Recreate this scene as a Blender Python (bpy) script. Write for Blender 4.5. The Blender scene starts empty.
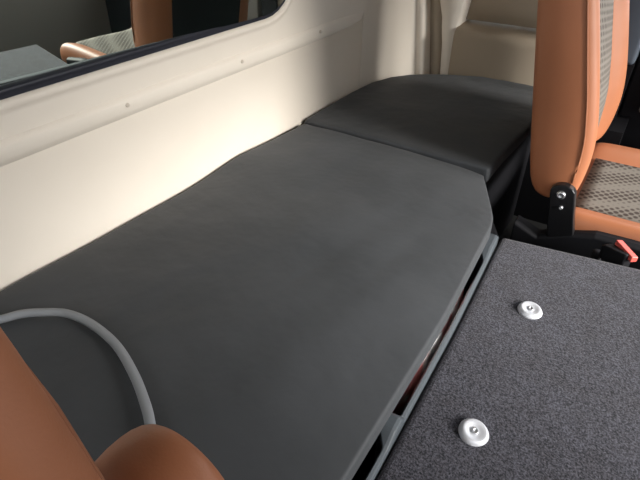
import bpy, bmesh, math, random
from math import sin, cos, pi, radians, sqrt
from mathutils import Vector, Matrix, noise

random.seed(4)
C = bpy.context.scene.collection
U = 0.5            # metres per layout unit (the camera sits one unit above the pads)
OZ = 0.88          # height of the camera above the vehicle floor, metres
FL = -OZ / U       # vehicle floor in layout units (-1.76)


def W(p):
    return Vector((p[0] * U, p[1] * U, p[2] * U + OZ))


# ------------------------------------------------------------------ materials
def mat(name, col, rough=0.6, spec=0.4, metal=0.0, sheen=0.0):
    m = bpy.data.materials.new(name)
    m.use_nodes = True
    b = m.node_tree.nodes['Principled BSDF']
    b.inputs['Base Color'].default_value = (*col, 1)
    b.inputs['Roughness'].default_value = rough
    b.inputs['Specular IOR Level'].default_value = spec
    b.inputs['Metallic'].default_value = metal
    if sheen:
        b.inputs['Sheen Weight'].default_value = sheen
        b.inputs['Sheen Roughness'].default_value = 0.5
    return m


def nd(m, t, **kw):
    n = m.node_tree.nodes.new(t)
    for k, v in kw.items():
        setattr(n, k, v)
    return n


def link(m, a, b):
    m.node_tree.links.new(a, b)


def noise_tex(m, scale, detail=3, rough=0.5):
    tc = nd(m, 'ShaderNodeTexCoord')
    n = nd(m, 'ShaderNodeTexNoise')
    n.inputs['Scale'].default_value = scale
    n.inputs['Detail'].default_value = detail
    n.inputs['Roughness'].default_value = rough
    link(m, tc.outputs['Object'], n.inputs['Vector'])
    return n


def vary(m, c0, c1, scale, lo=0.35, hi=0.65, detail=3):
    n = noise_tex(m, scale, detail)
    r = nd(m, 'ShaderNodeValToRGB')
    r.color_ramp.elements[0].position = lo
    r.color_ramp.elements[1].position = hi
    r.color_ramp.elements[0].color = (*c0, 1)
    r.color_ramp.elements[1].color = (*c1, 1)
    link(m, n.outputs['Fac'], r.inputs['Fac'])
    link(m, r.outputs['Color'], m.node_tree.nodes['Principled BSDF'].inputs['Base Color'])
    return r


def bump(m, layers):
    prev = None
    for scale, strength, dist, detail in layers:
        n = noise_tex(m, scale, detail)
        b = nd(m, 'ShaderNodeBump')
        b.inputs['Strength'].default_value = strength
        b.inputs['Distance'].default_value = dist
        link(m, n.outputs['Fac'], b.inputs['Height'])
        if prev:
            link(m, prev.outputs['Normal'], b.inputs['Normal'])
        prev = b
    link(m, prev.outputs['Normal'], m.node_tree.nodes['Principled BSDF'].inputs['Normal'])


CREAM = mat('cream_plastic', (0.74, 0.67, 0.58), 0.55, 0.3)
vary(CREAM, (0.73, 0.66, 0.57), (0.75, 0.68, 0.59), 6)
bump(CREAM, [(900, 0.12, 0.0004, 2)])
SCREW = mat('screw_cover', (0.56, 0.49, 0.41), 0.5, 0.4)
TAUPE = mat('taupe_trim', (0.40, 0.33, 0.25), 0.6, 0.3)
bump(TAUPE, [(700, 0.15, 0.0004, 2)])
PAD = mat('black_leatherette', (0.045, 0.046, 0.048), 0.6, 0.25, sheen=0.06)
vary(PAD, (0.040, 0.043, 0.047), (0.052, 0.055, 0.060), 7, 0.3, 0.7, 5)
bump(PAD, [(9, 0.45, 0.014, 3), (34, 0.25, 0.004, 4), (1100, 0.25, 0.0006, 2)])
CARPET = mat('grey_carpet', (0.05, 0.05, 0.055), 0.95, 0.1, sheen=0.15)


def carpet_nodes(m):
    n1 = noise_tex(m, 420, 3, 0.7)
    r1 = nd(m, 'ShaderNodeValToRGB')
    e = r1.color_ramp.elements
    e[0].position, e[0].color = 0.38, (0.010, 0.011, 0.014, 1)
    e[1].position, e[1].color = 0.66, (0.088, 0.088, 0.108, 1)
    link(m, n1.outputs['Fac'], r1.inputs['Fac'])
    n2 = noise_tex(m, 22, 5, 0.6)
    r2 = nd(m, 'ShaderNodeValToRGB')
    e = r2.color_ramp.elements
    e[0].position, e[0].color = 0.3, (0.85, 0.80, 0.78, 1)
    e[1].position, e[1].color = 0.7, (1.12, 1.10, 1.12, 1)
    link(m, n2.outputs['Fac'], r2.inputs['Fac'])
    mx = nd(m, 'ShaderNodeMix', data_type='RGBA', blend_type='MULTIPLY')
    mx.inputs['Factor'].default_value = 1
    link(m, r1.outputs['Color'], mx.inputs[6])
    link(m, r2.outputs['Color'], mx.inputs[7])
    link(m, mx.outputs[2], m.node_tree.nodes['Principled BSDF'].inputs['Base Color'])
    bump(m, [(420, 0.55, 0.003, 3), (25, 0.3, 0.004, 2)])


carpet_nodes(CARPET)
TAN = mat('tan_leather', (0.41, 0.175, 0.090), 0.5, 0.4)
vary(TAN, (0.335, 0.122, 0.054), (0.375, 0.139, 0.063), 8)
bump(TAN, [(600, 0.22, 0.0006, 2), (14, 0.15, 0.006, 2)])
PIPE = mat('tan_piping', (0.27, 0.105, 0.05), 0.55, 0.3)
STITCH = mat('pale_stitching', (0.60, 0.30, 0.17), 0.7, 0.2)
MESH = mat('dotted_seat_mesh', (0.2, 0.17, 0.14), 0.85, 0.2)


def mesh_nodes(m):
    tc = nd(m, 'ShaderNodeTexCoord')
    mp = nd(m, 'ShaderNodeMapping')
    mp.inputs['Rotation'].default_value = (radians(8), radians(5), radians(45))
    link(m, tc.outputs['Object'], mp.inputs['Vector'])
    v = nd(m, 'ShaderNodeTexVoronoi')
    v.inputs['Scale'].default_value = 80
    v.inputs['Randomness'].default_value = 0.0
    link(m, mp.outputs['Vector'], v.inputs['Vector'])
    r = nd(m, 'ShaderNodeValToRGB')
    e = r.color_ramp.elements
    e[0].position, e[0].color = 0.30, (0.050, 0.038, 0.032, 1)
    e[1].position, e[1].color = 0.52, (0.165, 0.148, 0.128, 1)
    link(m, v.outputs['Distance'], r.inputs['Fac'])
    link(m, r.outputs['Color'], m.node_tree.nodes['Principled BSDF'].inputs['Base Color'])


mesh_nodes(MESH)
BLACK = mat('black_plastic', (0.008, 0.008, 0.010), 0.65, 0.2)
GLOSSB = mat('black_enamel', (0.008, 0.008, 0.009), 0.3, 0.5)
FRAME = mat('blue_grey_plastic', (0.060, 0.070, 0.080), 0.42, 0.5)
bump(FRAME, [(800, 0.1, 0.0004, 2)])
RUBBER = mat('dark_rubber', (0.020, 0.021, 0.030), 0.45, 0.4)
GREYTRIM = mat('grey_trim', (0.26, 0.25, 0.235), 0.7, 0.3)
BLUETRIM = mat('blue_grey_trim', (0.10, 0.12, 0.15), 0.6, 0.3)
STEEL = mat('bright_steel', (0.56, 0.57, 0.61), 0.42, 0.5, 0.35)
ZINC = mat('zinc', (0.55, 0.56, 0.58), 0.3, 0.5, 0.9)
RED = mat('red_plastic', (0.62, 0.10, 0.08), 0.4, 0.5)
CABLE = mat('grey_cable_jacket', (0.235, 0.245, 0.26), 0.5, 0.4)
ROOF = mat('headliner', (0.50, 0.47, 0.42), 0.9, 0.1)
FLOOR = mat('floor_mat', (0.03, 0.03, 0.03), 0.9, 0.1)
GROUND = mat('asphalt', (0.12, 0.12, 0.12), 0.95, 0.1)
vary(GROUND, (0.10, 0.10, 0.10), (0.15, 0.15, 0.145), 12)
BAG = mat('red_white_wrapper', (0.6, 0.2, 0.2), 0.4, 0.4)
rr = vary(BAG, (0.72, 0.24, 0.22), (0.90, 0.87, 0.86), 22, 0.44, 0.56, 2)

GLASS = bpy.data.materials.new('mirror_film_glass')
GLASS.use_nodes = True


def glass_nodes(m, fac):
    nt = m.node_tree
    nt.nodes.clear()
    out = nt.nodes.new('ShaderNodeOutputMaterial')
    mix = nt.nodes.new('ShaderNodeMixShader')
    gl = nt.nodes.new('ShaderNodeBsdfGlossy')
    gl.inputs['Color'].default_value = (0.80, 0.88, 0.80, 1)
    gl.inputs['Roughness'].default_value = 0.012
    df = nt.nodes.new('ShaderNodeBsdfDiffuse')
    df.inputs['Color'].default_value = (0.012, 0.018, 0.018, 1)
    mix.inputs['Fac'].default_value = fac
    nt.links.new(df.outputs[0], mix.inputs[1])
    nt.links.new(gl.outputs[0], mix.inputs[2])
    nt.links.new(mix.outputs[0], out.inputs[0])


glass_nodes(GLASS, 0.75)


# ------------------------------------------------------------------ helpers
def link_obj(name, bm, m, parent=None, smooth=True, subsurf=0, bevel=0, weld=False):
    """One bmesh (layout units) becomes one mesh object; its origin goes to its own middle-bottom or its parent's."""
    for v in bm.verts:
        v.co = W(v.co)
    bmesh.ops.recalc_face_normals(bm, faces=bm.faces)
    me = bpy.data.meshes.new(name)
    base = parent.location if parent and parent.type == 'EMPTY' else None
    if base is None:
        if parent is not None:
            base = Vector(parent['_o'])
        else:
            lo = Vector((min(v.co[i] for v in bm.verts) for i in range(3)))
            hi = Vector((max(v.co[i] for v in bm.verts) for i in range(3)))
            base = Vector(((lo.x + hi.x) / 2, (lo.y + hi.y) / 2, lo.z))
    for v in bm.verts:
        v.co -= base
    bm.to_mesh(me)
    bm.free()
    o = bpy.data.objects.new(name, me)
    C.objects.link(o)
    me.materials.append(m)
    if smooth:
        for p in me.polygons:
            p.use_smooth = True
    if parent is not None:
        o.parent = parent
    else:
        o.location = base
    o['_o'] = list(base)
    if bevel:
        b = o.modifiers.new('b', 'BEVEL')
        b.width = bevel * U
        b.segments = 3
        b.limit_method = 'ANGLE'
        b.angle_limit = radians(40)
        b.harden_normals = False
    if subsurf:
        s = o.modifiers.new('s', 'SUBSURF')
        s.levels = s.render_levels = subsurf
    return o


def thing(name, label, cat, loc, group=None):
    o = bpy.data.objects.new(name, None)
    o.empty_display_size = 0.05
    C.objects.link(o)
    o.location = W(loc)
    o['label'] = label
    o['category'] = cat
    if group:
        o['group'] = group
    return o


def tag(o, label, cat, group=None):
    o['label'] = label
    o['category'] = cat
    if group:
        o['group'] = group
    return o


def struct(o):
    o['kind'] = 'structure'
    return o


def add_box(bm, x0, x1, y0, y1, z0, z1):
    vs = [bm.verts.new((x, y, z)) for x in (x0, x1) for y in (y0, y1) for z in (z0, z1)]
    for f in ((0, 1, 3, 2), (4, 6, 7, 5), (0, 4, 5, 1), (2, 3, 7, 6), (0, 2, 6, 4), (1, 5, 7, 3)):
        bm.faces.new([vs[i] for i in f])
    return vs


def box(x0, x1, y0, y1, z0, z1):
    bm = bmesh.new()
    add_box(bm, x0, x1, y0, y1, z0, z1)
    return bm


def loft(sections, bm=None, caps=True, closed=True):
    bm = bm or bmesh.new()
    rings = [[bm.verts.new(p) for p in s] for s in sections]
    n = len(rings[0])
    for a, b in zip(rings, rings[1:]):
        for i in range(n if closed else n - 1):
            j = (i + 1) % n
            bm.faces.new((a[i], a[j], b[j], b[i]))
    if caps and closed:
        bm.faces.new(list(reversed(rings[0])))
        bm.faces.new(rings[-1])
    return bm


def prism(pts, axis, a, b, bm=None):
    """pts: 2-D outline; axis: the extrusion axis; a..b: extent."""
    def P(p, t):
        if axis == 'z':
            return (p[0], p[1], t)
        if axis == 'y':
            return (p[0], t, p[1])
        return (t, p[0], p[1])
    return loft([[P(p, a) for p in pts], [P(p, b) for p in pts]], bm)


def tube(pts, r, n=12, bm=None, caps=True):
    pts = [Vector(p) for p in pts]
    secs = []
    up = Vector((0, 0, 1))
    for i, p in enumerate(pts):
        t = (pts[min(i + 1, len(pts) - 1)] - pts[max(i - 1, 0)]).normalized()
        a = t.cross(up)
        if a.length < 1e-3:
            a = t.cross(Vector((1, 0, 0)))
        a.normalize()
        b = a.cross(t)
        rad = r[i] if isinstance(r, (list, tuple)) else r
        secs.append([p + (a * cos(2 * pi * k / n) + b * sin(2 * pi * k / n)) * rad for k in range(n)])
    return loft(secs, bm, caps)


def spline(ctrl, n=12):
    out = []
    P = [Vector(ctrl[0])] + [Vector(c) for c in ctrl] + [Vector(ctrl[-1])]
    for i in range(1, len(P) - 2):
        for k in range(n):
            t = k / n
            a, b, c, d = P[i - 1], P[i], P[i + 1], P[i + 2]
            out.append(0.5 * ((2 * b) + (c - a) * t + (2 * a - 5 * b + 4 * c - d) * t * t + (3 * b - a - 3 * c + d) * t ** 3))
    out.append(Vector(ctrl[-1]))
    return out


def lerp_tab(tab, t):
    for (a, va), (b, vb) in zip(tab, tab[1:]):
        if t <= b:
            k = max(0, (t - a) / (b - a))
            return va + (vb - va) * k
    return tab[-1][1]


def lathe(profile, center, n=28, bm=None, tilt=(0, 0)):
    """profile: (radius, height) pairs."""
    bm = bm or bmesh.new()
    R = Matrix.Rotation(tilt[0], 3, 'X') @ Matrix.Rotation(tilt[1], 3, 'Y')
    c = Vector(center)
    rings = []
    for r, h in profile:
        rings.append([bm.verts.new(c + R @ Vector((max(r, 1e-4) * cos(2 * pi * k / n), max(r, 1e-4) * sin(2 * pi * k / n), h))) for k in range(n)])
    for a, b in zip(rings, rings[1:]):
        for i in range(n):
            j = (i + 1) % n
            bm.faces.new((a[i], a[j], b[j], b[i]))
    bm.faces.new(rings[-1])
    bm.faces.new(list(reversed(rings[0])))
    return bm


# ------------------------------------------------------------------ setting
XW = -1.42          # inner face of the window wall


def rounded_rect(y0, y1, z0, z1, r, n=8):
    pts = []
    for cy, cz, a0 in ((y1 - r, z0 + r, -pi / 2), (y1 - r, z1 - r, 0), (y0 + r, z1 - r, pi / 2), (y0 + r, z0 + r, pi)):
        for k in range(n + 1):
            a = a0 + (pi / 2) * k / n
            pts.append((cy + r * cos(a), cz + r * sin(a)))
    return pts


def offset_rr(d, r=0.20):
    return rounded_rect(-0.95 - d, 1.955 + d, -0.462 - d, 0.55 + d, r + d)


Y0, Y1, ZT = -1.3, 3.32, 0.80


def outer_loop():
    """the wall's own rectangle, matched point for point to the window hole's outline"""
    hole = offset_rr(0.075)
    zl = -0.60
    out = []
    for c, (Y, Z) in enumerate(((Y1, zl), (Y1, ZT), (Y0, ZT), (Y0, zl))):
        arc = hole[c * 9:(c + 1) * 9]
        first, last = arc[0], arc[8]
        a = (first[0], Z) if c in (0, 2) else (Y, first[1])
        b = (Y, last[1]) if c in (0, 2) else (last[0], Z)
        for k in range(9):
            if k <= 4:
                t = k / 4
                out.append((a[0] + (Y - a[0]) * t, a[1] + (Z - a[1]) * t))
            else:
                t = (k - 4) / 4
                out.append((Y + (b[0] - Y) * t, Z + (b[1] - Z) * t))
    return out


loops = [(XW, outer_loop()), (XW, offset_rr(0.075)), (XW, offset_rr(0.062)), (XW, offset_rr(0.055)), (XW + 0.006, offset_rr(0.046)), (XW + 0.010, offset_rr(0.036)), (XW + 0.006, offset_rr(0.027)), (XW - 0.012, offset_rr(0.020)), (XW - 0.05, offset_rr(0.016))]
bm = loft([[(x, y, z) for y, z in lp] for x, lp in loops], caps=False)
add_box(bm, XW - 0.06, XW, Y0, Y1, FL, -0.60)          # lower half of the wall
wall_left = struct(link_obj('wall_left', bm, CREAM, bevel=0))

# the moulded ridge that runs the length of the wall
prof = [(XW - 0.01, -0.575), (XW + 0.001, -0.582), (XW + 0.011, -0.594), (XW + 0.0135, -0.600), (XW + 0.0115, -0.630), (XW + 0.008, -0.637), (XW + 0.001, -0.650), (XW - 0.01, -0.660)]
ridge = struct(link_obj('trim_1', loft([[(XW + (x - XW) * k - (1 - k) * 0.004, y, z) for x, z in prof] for y, k in ((Y0, 1), (2.0, 1), (2.15, 0.85), (2.35, 0.5), (2.6, 0.2), (2.9, 0.0))]), CREAM))
for y in (0.995, 1.565, 2.14, 0.35):
    bm = bmesh.new()
    for v in bmesh.ops.create_cone(bm, cap_ends=True, segments=16, radius1=0.0095, radius2=0.006, depth=0.010)['verts']:
        v.co = Matrix.Rotation(pi / 2, 3, 'Y') @ v.co + Vector((XW + 0.013, y, -0.609))
    link_obj('screw', bm, SCREW, ridge)

# window: dark rubber seal and the reflective pane behind it
seal_loops = [(XW - 0.004, offset_rr(0.021)), (XW - 0.008, offset_rr(0.016)), (XW - 0.012, offset_rr(0.010)), (XW - 0.020, offset_rr(0.007)), (XW - 0.019, offset_rr(0.005)), (XW - 0.026, offset_rr(0.0)), (XW - 0.05, offset_rr(-0.001))]
win = struct(link_obj('window_1', loft([[(x, y, z) for y, z in lp] for x, lp in seal_loops], caps=False), RUBBER))
TILT = radians(1.3)
YAW = radians(2.4)
gl = bmesh.new()
lp = offset_rr(0.010)
fr = [gl.verts.new((XW - 0.044 + (z + 0.46) * math.tan(TILT) + (y - 0.9) * math.tan(YAW), y, z)) for y, z in lp]
bk = [gl.verts.new((XW - 0.056 + (z + 0.46) * math.tan(TILT) + (y - 0.9) * math.tan(YAW), y, z)) for y, z in lp]
gl.faces.new(fr); gl.faces.new(bk)
for i in range(len(lp)):
    j = (i + 1) % len(lp)
    gl.faces.new((fr[i], fr[j], bk[j], bk[i]))
link_obj('pane', gl, GLASS, win, smooth=False)

# vehicle floor, roof, ground outside
struct(link_obj('floor', box(-1.5, 2.3, -1.3, 3.4, FL - 0.06, FL), FLOOR, smooth=False))
struct(link_obj('ceiling', box(-1.5, 2.3, -1.3, 3.4, ZT, ZT + 0.06), ROOF, smooth=False))
struct(link_obj('ground', box(-30, 30, -30, 30, FL - 0.66, FL - 0.60), GROUND, smooth=False))

# far end: corner moulding with vertical strips, wheel housing panel with a ledge, and the wall over it
SL = -0.12


def strip(name, plan, m, z0=FL, z1=ZT, sl=SL):
    secs = []
    for z in [z0, -1.1, -0.9, -0.75, -0.62, -0.45, z1]:
        dx = sl * (z + 1.05)
        secs.append([(x + dx * min(1, max(0, (x + 1.42) / 0.11)), y, z) for x, y in plan])
    return struct(link_obj(name, loft(secs), m))


strip('trim_3', [(-1.4204, 2.50), (-1.4198, 2.60), (-1.4165, 2.80), (-1.408, 2.95), (-1.392, 3.06), (-1.365, 3.13), (-1.335, 3.165), (-1.318, 3.16), (-1.295, 3.15), (-1.278, 3.165), (-1.268, 3.20), (-1.262, 3.25), (-1.262, 3.36), (-1.48, 3.36), (-1.48, 2.50)], CREAM)
strip('trim_4', [(-1.265, 3.235), (-1.20, 3.225), (-1.18, 3.36), (-1.26, 3.36)], TAUPE)
# light flared strip
secs = []
for z, xa, xb in ((FL, -1.175, -1.09), (-1.05, -1.175, -1.09), (-0.85, -1.19, -1.095), (-0.76, -1.205, -1.095), (-0.70, -1.212, -1.085), (-0.62, -1.235, -1.075), (-0.5, -1.25, -1.05), (ZT, -1.35, -1.05)):
    secs.append([(xa, 3.20, z), (xa + 0.012, 3.165, z), (xb - 0.012, 3.155, z), (xb, 3.18, z), (xb, 3.36, z), (xa, 3.36, z)])
struct(link_obj('trim_5', loft(secs), CREAM))
# housing panel: outline in (y, z)
pf = [(3.115, FL), (3.115, -1.05), (3.118, -0.82), (3.12, -0.785), (3.13, -0.76), (3.155, -0.745), (3.25, -0.735), (3.40, -0.73), (3.40, FL)]
struct(link_obj('wall_far', prism(pf, 'x', -1.095, -0.26), TAUPE))
wb = [(3.28, -0.72), (3.285, -0.60), (3.29, ZT), (3.40, ZT), (3.40, -0.72)]
struct(link_obj('trim_6', prism(wb, 'x', -1.16, -0.26), TAUPE))
# to the right of the seat: blue-grey pillar and the front door
struct(link_obj('trim_7', box(-0.26, -0.115, 3.10, 3.4, -0.80, ZT), BLUETRIM, bevel=0.02))
struct(link_obj('gap_shade', box(-0.52, -0.05, 2.96, 3.4, FL, -1.10), BLACK, smooth=False))  # added black block that darkens the deep gap behind the seat
struct(link_obj('trim_11', box(-0.26, -0.115, 3.11, 3.4, -1.10, -0.80), BLACK, smooth=False))
dr = struct(link_obj('door_1', box(-0.115, 2.3, 3.22, 3.4, FL, -0.52), BLACK, bevel=0.02))
link_obj('door_panel', box(-0.10, 2.2, 3.19, 3.23, -0.72, -0.58), CREAM, dr, bevel=0.015)
link_obj('door_pocket', box(-0.02, 2.0, 3.16, 3.23, -1.05, -0.80), GREYTRIM, dr, bevel=0.015)

# opposite side: low body panel and header round an open door added for sunlight
wr = struct(link_obj('wall_right', box(2.2, 2.3, -1.3, 3.4, FL, -1.0), GREYTRIM, smooth=False))
struct(link_obj('trim_8', box(2.2, 2.3, -1.3, 3.4, 0.74, ZT), ROOF, smooth=False))
struct(link_obj('sun_block_1', box(2.2, 2.3, -1.3, 0.52, -1.0, 0.74), GREYTRIM, smooth=False))  # unseen pillar, widened to keep the sun off the near seat
struct(link_obj('sun_block_2', box(2.2, 2.3, 2.85, 3.4, -1.0, 0.74), GREYTRIM, smooth=False))  # unseen pillar, added to hold light back from the far corner
# near side body panel; the opening above it is added to let daylight in
struct(link_obj('wall_near', box(-1.5, 2.3, -1.36, -1.3, FL, -0.12), GREYTRIM, smooth=False))

# ------------------------------------------------------------------ pads and what carries them
def edge_wave(x, y):
    k = max(0.0, min(1.0, (-1.08 - x) / 0.3))
    return k * k * (0.014 * math.exp(-((y - 1.50) / 0.17) ** 2) - 0.006 * math.exp(-((y - 1.15) / 0.2) ** 2) + 0.012 * math.exp(-((y - 0.45) / 0.2) ** 2))


def pad_sections(ys, xl, xr, ztop, zbot, rl, rr_, bulge=0.0):
    secs = []
    n = len(ys)
    for i, y in enumerate(ys):
        a, b = xl(y), xr(y)
        zt = ztop(y) if callable(ztop) else ztop
        pts = []
        # bottom, from left to right
        for k in range(5):
            pts.append((a + rl + (b - rr_ - a - rl) * k / 4, y, zbot))
        # right side: nearly upright face with a small bottom radius
        h = zt - zbot
        for k in range(1, 5):
            t = -pi / 2 + (pi / 2) * k / 4
            pts.append((b - 0.006 - 0.008 + 0.014 * cos(t), y, zbot + 0.014 + 0.014 * sin(t)))
        for k in range(1, 6):
            t = (pi / 2) * k / 5
            pts.append((b - rr_ + rr_ * cos(t), y, zt - bulge - rr_ + rr_ * sin(t)))
        m = 22
        for k in range(1, m):
            u = k / m
            x = b - rr_ + (a + rl - b + rr_) * u
            dz = -bulge * max(0, 1 - u / 0.32) ** 2 + 0.009 * noise.noise((x * 3.1, y * 2.3, 7.0)) + 0.004 * noise.noise((x * 9, y * 7, 1.0)) + edge_wave(x, y)
            pts.append((x, y, zt + dz))
        for k in range(0, 6):
            t = pi / 2 + (pi / 2) * k / 5
            pts.append((a + rl + rl * cos(t), y, zt - rl + rl * sin(t) + (edge_wave(a, y) if zt > -0.99 or y < 1.97 else 0)))
        secs.append(pts)
    return secs


def round_ends(secs, r, steps=4, h=0.1, which=(True, True)):
    """tuck the end sections in, so the pad's ends are rounded."""
    def tuck(s, k, sgn):
        t = (pi / 2) * k / steps
        c = Vector((sum(p[0] for p in s) / len(s), s[0][1], 0))
        zm = min(p[2] for p in s) + h * 0.45
        f = 1 - cos(t)
        out = []
        for p in s:
            z = zm + (p[2] - zm) * (1 - f * min(1, r / (h * 0.5)))
            dx = p[0] - c.x
            sx = (abs(dx) - r * f) / abs(dx) if abs(dx) > r else 1
            out.append((c.x + dx * sx, p[1] + sgn * r * sin(t), z))
        return out
    pre = [tuck(secs[0], k, -1) for k in range(steps, 0, -1)] if which[0] else []
    post = [tuck(secs[-1], k, 1) for k in range(1, steps + 1)] if which[1] else []
    return pre + secs + post


def frange(a, b, n):
    return [a + (b - a) * i / (n - 1) for i in range(n)]


TH = 0.085
mxl = [(-0.7, -1.425), (0.43, -1.418), (0.78, -1.415), (1.0, -1.418), (1.2, -1.43), (1.3, -1.445), (1.38, -1.43), (1.55, -1.412), (1.8, -1.41), (1.9, -1.40), (2.2, -1.40)]
mxr = [(-0.7, -0.268), (0.5, -0.272), (1.1, -0.283), (1.60, -0.318), (1.66, -0.332), (1.72, -0.357), (1.88, -0.432), (1.95, -0.466), (2.1, -0.466)]
ys = frange(0.14, 1.58, 40) + frange(1.60, 1.945, 18)
secs = pad_sections(ys, lambda y: max(lerp_tab(mxl, y), XW + 0.003), lambda y: lerp_tab(mxr, y), -1.0, -1.0 - TH, 0.03, 0.011, 0.020)
secs = round_ends(secs, 0.022, h=TH)
pad1 = link_obj('bench_pad', loft(secs), PAD)
tag(pad1, 'long dark grey leatherette pad lying along the cream window wall, cable across it', 'cushion')

fxl = [(1.98, -1.405), (2.15, -1.412), (2.45, -1.415), (2.66, -1.400), (2.80, -1.355), (2.92, -1.27), (3.00, -1.16), (3.06, -1.03), (3.10, -0.92)]
fxr = [(1.98, -0.455), (2.2, -0.455), (2.5, -0.440), (2.9, -0.44), (3.03, -0.46), (3.10, -0.49)]
ys = frange(1.988, 3.10, 42)
secs = pad_sections(ys, lambda y: lerp_tab(fxl, y), lambda y: lerp_tab(fxr, y), -0.990, -0.990 - 0.078, 0.03, 0.018, 0.006)
secs = round_ends(secs, 0.014, h=0.082)
pad2 = link_obj('bench_pad', loft(secs), PAD)
tag(pad2, 'short dark grey leatherette pad filling the far corner beyond the long pad', 'cushion')

# storage box under the long pad with a slotted front rim
sb = thing('storage_box', 'blue-grey plastic storage box under the long pad, slotted rim facing the carpet', 'box', (-0.8, 0.6, FL))
body = bmesh.new()
prism([(-1.40, 0.14), (-0.36, 0.14), (-0.36, 1.60), (-0.46, 1.93), (-1.40, 1.93)], 'z', FL, FL + 0.12, body)
prism([(-1.40, 0.14), (-1.36, 0.14), (-1.36, 1.93), (-1.40, 1.93)], 'z', FL + 0.12, -1.087, body)
prism([(-1.36, 1.89), (-0.46, 1.89), (-0.47, 1.93), (-1.36, 1.93)], 'z', FL + 0.12, -1.087, body)
prism([(-1.36, 0.14), (-0.28, 0.14), (-0.28, 0.18), (-1.36, 0.18)], 'z', FL + 0.12, -1.087, body)
link_obj('body', body, BLACK, sb, smooth=False)
rim = bmesh.new()


def rx(y):   # outer face of the rim follows the pad's edge
    return lerp_tab([(0.1, -0.232), (0.6, -0.244), (1.15, -0.264), (1.70, -0.300)], y)


def rim_seg(y0, y1, zt0, zt1, w0, w1, n=8):
    secs = []
    for y, z, w in zip(frange(y0, y1, n), [zt0 + (zt1 - zt0) * (3 * t * t - 2 * t ** 3) for t in frange(0, 1, n)], [w0 + (w1 - w0) * (3 * t * t - 2 * t ** 3) for t in frange(0, 1, n)]):
        x = rx(y)
        secs.append([(x, y, FL), (x, y, z - 0.012), (x - 0.004, y, z - 0.003), (x - 0.012, y, z), (x - w + 0.004, y, z), (x - w, y, z - 0.006), (x - w, y, FL)])
    loft(secs, rim)


ZR, ZH = -1.112, -1.087
WR, WB = 0.017, 0.052
for y0, y1, a, b, c, d in ((0.14, 0.20, ZH, ZH, WB, WB), (0.20, 0.24, ZH, ZR, WB, WR), (0.24, 0.66, ZR, ZR, WR, WR), (0.66, 0.72, ZR, ZH, WR, WB), (0.72, 0.745, ZH, ZH, WB, WB), (0.745, 0.775, ZH, ZR, WB, WR), (0.775, 1.50, ZR, ZR, WR, WR), (1.50, 1.58, ZR, ZH, WR, WB), (1.58, 1.66, ZH, ZH, WB, WB)):
    rim_seg(y0, y1, a, b, c, d)
bmesh.ops.remove_doubles(rim, verts=rim.verts, dist=1e-5)
link_obj('rim', rim, FRAME, sb, smooth=False, bevel=0.004)
# chamfered corner wall of the box
cw = bmesh.new()
prism([(-0.30, 1.655), (-0.345, 1.655), (-0.475, 1.90), (-0.445, 1.92)], 'z', FL, -1.087, cw)
link_obj('corner_panel', cw, BLACK, sb, smooth=False)
# base under the far pad
fb = bmesh.new()
prism([(-1.39, 1.97), (-0.47, 1.97), (-0.465, 2.9), (-0.55, 2.95), (-1.0, 2.95), (-1.28, 2.86), (-1.39, 2.62)], 'z', FL, -1.07, fb)
tag(link_obj('pad_base', fb, BLACK, smooth=False, bevel=0.01), 'black base panel under the far corner pad, beside the dark gap', 'box')

# wrapper seen through the slot
bg = bmesh.new()
secs = []
for i, y in enumerate(frange(0.86, 1.44, 26)):
    t = i / 25
    e = max(0.15, sqrt(max(0, 1 - (2 * t - 1) ** 6)))
    cx = rx(y) - WR - 0.053 + 0.004 * noise.noise((y * 9, 2, 3))
    zt = -1.103 + 0.010 * noise.noise((y * 7, 0, 0))
    zb = FL + 0.125
    ring = []
    for k in range(14):
        a = 2 * pi * k / 14
        w = 0.043 * e * (1 + 0.22 * noise.noise((y * 14, cos(a) * 2, sin(a) * 2)))
        ca, sa = cos(a), sin(a)
        ca, sa = math.copysign(abs(ca) ** 0.4, ca), math.copysign(abs(sa) ** 0.4, sa)
        ring.append((cx + w * ca, y, (zt + zb) / 2 + (zt - zb) / 2 * sa * (0.8 + 0.2 * e)))
    secs.append(ring)
wrap = link_obj('wrapper', loft(secs, bg), BAG)
tag(wrap, 'crumpled red and white wrapper showing through the slot under the pad edge', 'bag')

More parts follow.
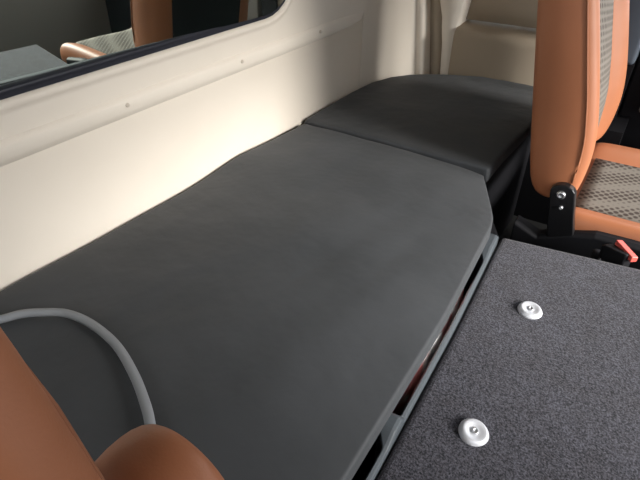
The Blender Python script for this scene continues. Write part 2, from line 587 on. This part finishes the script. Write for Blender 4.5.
# ------------------------------------------------------------------ folded seat back (carpeted)
fs = thing('folded_seat_back', 'folded-down seat back with speckled grey carpet and two silver bolt caps', 'seat', (0.4, 1.0, FL))
ZC = -1.12
cp = bmesh.new()
pl = [(-0.230, 0.22), (1.02, 0.22), (1.02, 1.90), (0.17, 1.785), (-0.298, 1.712), (-0.262, 1.13), (-0.242, 0.62)]
prism(pl, 'z', ZC - 0.10, ZC, cp)
link_obj('carpet_panel', cp, CARPET, fs, smooth=False, bevel=0.018)
link_obj('back_shell', box(-0.16, 0.98, 0.28, 1.66, ZC - 0.26, ZC - 0.10), BLACK, fs, smooth=False, bevel=0.02)
link_obj('seat_base', box(-0.10, 0.95, 0.30, 1.64, FL, ZC - 0.26), BLACK, fs, smooth=False)
for k, (bx, by, tl) in enumerate(((-0.096, 1.35, (radians(2), radians(3))), (-0.094, 0.832, (radians(3), radians(8))))):
    capprof = [(0.038, -0.004), (0.038, 0.000), (0.036, 0.004), (0.033, 0.0085), (0.030, 0.011), (0.0265, 0.0118), (0.020, 0.0095), (0.0145, 0.0075), (0.010, 0.0070)]
    b = link_obj('bolt_cap', lathe(capprof, (bx, by, ZC + 0.002), tilt=tl), STEEL, fs)
    link_obj('screw_head', lathe([(0.009, 0.006), (0.009, 0.0105), (0.0075, 0.0118), (0.004, 0.012), (0.0038, 0.0095)], (bx, by, ZC + 0.002), n=18, tilt=tl), ZINC, b)

# ------------------------------------------------------------------ seats
def xr_back(z):
    return -0.44 - 0.19 * (z + 0.34)


def make_seat(label, yc):
    """Built with its middle at y = yc."""
    t = thing('car_seat', label, 'seat', (0.2, yc, FL))
    half = 0.41

    # backrest shell: horizontal sections with a bolster each side
    def section(z, s=1.0, dsc=1.0, dy=0.0):
        x0 = xr_back(z)
        hw = half * s
        prof = [(0.0, -0.80), (0.02, -0.95), (0.07, -1.0), (0.13, -1.0), (0.175, -0.985), (0.202, -0.92), (0.200, -0.82), (0.176, -0.70), (0.150, -0.64), (0.143, -0.45), (0.143, 0.0)]
        full = prof + [(d, -w) for d, w in reversed(prof[:-1])]
        mid = 0.10 if z < -1.03 or z > -0.1 else 0.02
        return [(x0 + mid + (d - mid) * dsc, yc + w * hw, z) for d, w in full]
    zs = [(-1.06, 0.90, 0.50), (-1.055, 0.95, 0.70), (-1.035, 0.985, 0.86), (-0.98, 1.0, 1.05), (-0.88, 1.0, 1.20), (-0.78, 1.0, 1.27), (-0.65, 1.0, 1.24), (-0.45, 1.0, 1.12), (-0.25, 1.0, 1.0), (-0.12, 0.97, 0.90), (-0.03, 0.90, 0.82), (0.02, 0.80, 0.66), (0.035, 0.68, 0.40)]
    back = link_obj('backrest', loft([section(z, s, d) for z, s, d in zs]), TAN, t, subsurf=2)
    DT = [(-1.1, 1.0), (-0.98, 1.05), (-0.88, 1.20), (-0.78, 1.27), (-0.65, 1.24), (-0.45, 1.12), (-0.25, 1.0), (0.1, 0.95)]
    # mesh panel in the middle of the backrest
    secs = []
    for z in frange(-1.0, -0.08, 14):
        dk = lerp_tab(DT, z)
        x0 = xr_back(z) + 0.02 + (0.145 - 0.02) * dk - 0.145
        hw = 0.262
        row = []
        for k in range(13):
            u = -1 + 2 * k / 12
            row.append((x0 + 0.158 + 0.010 * (1 - u * u) + 0.0, yc + hw * u, z))
        row += [(x0 + 0.120, yc + hw, z), (x0 + 0.120, yc - hw, z)]
        secs.append(row)
    link_obj('backrest_panel', loft(secs), MESH, t)
    # piping along both sides of the backrest
    for sg in (-1, 1):
        pts = [(xr_back(z) + 0.02 + 0.152 * lerp_tab(DT, z), yc + sg * half * (0.985 if z < -0.3 else 0.985 - 0.3 * (z + 0.3) ** 1.0), z) for z in frange(-0.96, -0.19, 20)]
        link_obj('piping', tube(pts, 0.0035, 8), PIPE, t)
    link_obj('back_cover', loft([[(xr_back(z) - 0.006, yc - hw, z), (xr_back(z) + 0.03, yc - hw - 0.01, z), (xr_back(z) + 0.03, yc + hw + 0.01, z), (xr_back(z) - 0.006, yc + hw, z)] for z, hw in ((-1.0, 0.24), (-0.97, 0.27), (-0.6, 0.275), (-0.2, 0.27), (-0.1, 0.24))]), BLACK, t, bevel=0.004, smooth=False)

    # cushion: sections across, running forward (+x)
    def csec(x, dz=0.0, s=1.0, flat=1.0):
        pr = [(-1.0, -1.22), (-0.99, -1.13), (-0.94, -1.095), (-0.86, -1.088), (-0.76, -1.105), (-0.6, -1.118), (0.0, -1.122), (0.40, -1.115), (0.52, -1.085), (0.70, -1.060), (0.90, -1.070), (0.98, -1.11), (1.0, -1.20), (0.95, -1.30), (0.5, -1.32), (-0.5, -1.32), (-0.95, -1.30)]
        return [(x, yc + w * half * s, -1.20 + (z + 1.20) * flat + dz) for w, z in pr]
    xs = [(-0.17, 0, 0.94, 0.6), (-0.16, 0, 0.98, 0.85), (-0.12, 0, 1, 1), (0.0, 0, 1, 1), (0.2, 0.004, 1, 1), (0.45, 0.01, 1, 1), (0.65, 0.015, 1, 1), (0.80, 0.01, 0.99, 0.95), (0.86, 0, 0.97, 0.8), (0.88, -0.01, 0.94, 0.5)]
    link_obj('cushion', loft([csec(*a) for a in xs]), TAN, t, subsurf=2)
    secs = []
    for i, x in enumerate(frange(-0.115, 0.78, 16)):
        row = []
        lift = lerp_tab([(-0.2, 0.0), (0.2, 0.004), (0.45, 0.010), (0.65, 0.015), (0.8, 0.010)], x)
        for k in range(13):
            u = k / 12
            w = -0.295 + (0.19 + 0.295) * u
            row.append((x, yc + w, -1.106 + lift + 0.006 * sin(pi * u) + (0.012 * max(0, (u - 0.8) / 0.2))))
        row += [(x, yc + 0.19, -1.15), (x, yc - 0.295, -1.15)]
        secs.append(row)
    link_obj('cushion_panel', loft(secs), MESH, t)
    # base under the cushion
    link_obj('base', box(-0.16, 0.78, yc - 0.33, yc + 0.33, FL, -1.30), BLACK, t, smooth=False, bevel=0.02)
    link_obj('side_cover', loft([[(x, yc - half - 0.032, z0), (x, yc - half - 0.032, z1), (x, yc - half - 0.015, z1 + 0.012), (x, yc - half + 0.03, z1 + 0.012), (x, yc - half + 0.03, z0)] for x, z0, z1 in ((-0.30, -1.30, -1.18), (-0.20, -1.40, -1.22), (-0.08, -1.42, -1.165), (0.0, -1.42, -1.14), (0.12, -1.42, -1.135), (0.5, -1.42, -1.135), (0.7, -1.35, -1.17))]), BLACK, t, smooth=False, bevel=0.006)
    # recliner bracket with its bolts
    yb = yc - half - 0.012
    out = []
    for k in range(9):
        a = pi * k / 8
        out.append((-0.157 + 0.046 * cos(a), -0.995 + 0.035 * sin(a)))
    out += [(-0.180, -1.24), (-0.055, -1.24)][0:0]
    plan = out + [(-0.185, -1.10), (-0.155, -1.26), (-0.045, -1.26), (-0.088, -1.10)]
    br = link_obj('recliner_bracket', prism(plan, 'y', yb - 0.016, yb + 0.02), GLOSSB, t, smooth=False, bevel=0.005)
    for bx, bz, r in ((-0.160, -1.000, 0.017), (-0.146, -1.052, 0.008)):
        bm = lathe([(r, -0.004), (r, 0.004), (r * 0.8, 0.009), (r * 0.35, 0.0095), (r * 0.3, 0.006)], (0, 0, 0), n=18)
        for v in bm.verts:
            v.co = Matrix.Rotation(pi / 2, 3, 'X') @ v.co + Vector((bx, yb - 0.018, bz))
        link_obj('bolt', bm, ZINC, br)
    return t


seat1 = make_seat('upright tan leather seat with dotted grey mesh centre and black recliner bracket', 2.365)
# the near seat: a copy, seen only at the lower left
seat2 = seat1.copy()
C.objects.link(seat2)
seat2.location = W((0.2, -0.319, FL))
seat2['label'] = 'brown leather seat closest to the camera, cropped by the lower left corner'
for ch in list(seat1.children):
    c = ch.copy(); C.objects.link(c); c.parent = seat2
    if c.name.startswith('piping'):
        c.location.x -= 0.008
    for g in list(ch.children):
        d = g.copy(); C.objects.link(d); d.parent = c
# rounded bolster beside the near seat's backrest
secs = []
for y, k in ((0.100, 0.72), (0.106, 0.88), (0.125, 1.0), (0.165, 1.0), (0.188, 0.93), (0.198, 0.80), (0.202, 0.60)):
    cx, cz, rad = -0.316, -0.582, 0.088 * k
    ring = [(cx + rad * cos(pi * q / 14), y, cz + rad * sin(pi * q / 14)) for q in range(15)]
    ring += [(cx - rad - 0.03, y, cz - 0.08), (cx - rad - 0.07, y, cz - 0.20), (cx + 0.06, y, cz - 0.26), (cx + rad + 0.03, y, cz - 0.22), (cx + rad + 0.03, y, cz - 0.08)]
    secs.append(ring)
link_obj('armrest', loft(secs), TAN, seat2, subsurf=1)

# ------------------------------------------------------------------ seat-belt buckle behind the carpet
bk_ = thing('seat_belt_buckle', 'black seat belt buckle with a red button behind the carpet edge', 'buckle', (0.08, 1.86, FL))
d = Vector((0.79, -0.61, 0)).normalized()
bmb = bmesh.new()
link_obj('strap', tube([(0.02, 1.875, FL), (0.02, 1.872, -1.30), (0.03, 1.868, -1.16)], 0.02, 8), BLACK, bk_)
secs = []
for tt, w, h in ((0.012, 0.010, 0.02), (0.03, 0.018, 0.03), (0.13, 0.020, 0.034), (0.135, 0.018, 0.032)):
    c = Vector((0.03, 1.868, -1.140)) + Vector((0.72, -0.45, 0.10)) * tt
    nrm = Vector((0.62, 0.79, 0))
    secs.append([c + nrm * (sx * w) + Vector((0, 0, sz * h)) for sx, sz in ((-1, -1), (1, -1), (1, 1), (-1, 1))])
link_obj('housing', loft(secs), BLACK, bk_, smooth=False, bevel=0.004)
p0, p1 = Vector((0.079, 1.872, -1.088)), Vector((0.143, 1.800, -1.096))
ax = (p1 - p0)
sd = Vector((0.75, 0.66, 0)).normalized() * 0.013
secs = [[p0 + ax * tt + sd * a + Vector((0, 0, b)) for a, b in ((-1, -0.02), (1, -0.02), (1, 0.0), (-1, 0.004))] for tt in (0, 0.05, 0.95, 1)]
link_obj('release_button', loft(secs), RED, bk_, smooth=False, bevel=0.003)

# ------------------------------------------------------------------ cable
pts = [(x, y, -0.980) for x, y in ((-1.37, 0.20), (-1.335, 0.27), (-1.273, 0.358), (-1.247, 0.399), (-1.208, 0.433), (-1.147, 0.469), (-1.057, 0.482), (-0.939, 0.470), (-0.825, 0.432), (-0.734, 0.389), (-0.678, 0.355), (-0.62, 0.31), (-0.56, 0.25), (-0.53, 0.19))]
tag(link_obj('cable', tube(spline(pts, 8), 0.0118, 12), CABLE), 'thick grey cable curving across the near end of the long pad', 'cable')

# ------------------------------------------------------------------ light
w = bpy.data.worlds.new('World')
bpy.context.scene.world = w
w.use_nodes = True
bgn = w.node_tree.nodes['Background']
bgn.inputs['Color'].default_value = (0.93, 0.965, 1.0, 1)
bgn.inputs['Strength'].default_value = 2.2
sun = bpy.data.lights.new('sun', 'SUN')
sun.energy = 6.6
sun.angle = radians(26)
sun.color = (1.0, 0.97, 0.92)
so = bpy.data.objects.new('sun', sun)
C.objects.link(so)
dirv = Vector((-1.0, 0.05, -0.47)).normalized()
so.rotation_euler = dirv.to_track_quat('-Z', 'Y').to_euler()

# ------------------------------------------------------------------ camera
cd = bpy.data.cameras.new('camera')
cd.sensor_width = 36
cd.lens = 510 / 640 * 36
cd.clip_start = 0.005
co = bpy.data.objects.new('camera', cd)
C.objects.link(co)
co.location = W((0, 0, 0))
pt, yw = math.atan2(365, 510), radians(33.4)
fw = Vector((-sin(yw) * cos(pt), cos(yw) * cos(pt), -sin(pt)))
co.rotation_euler = fw.to_track_quat('-Z', 'Y').to_euler()
sc = bpy.context.scene
sc.camera = co
for o in bpy.data.objects:
    if '_o' in o:
        del o['_o']
sc.view_settings.view_transform = 'Standard'
sc.view_settings.look = 'None'
sc.view_settings.gamma = 1
sc.view_settings.use_curve_mapping = False
sc.view_settings.exposure = 0.55
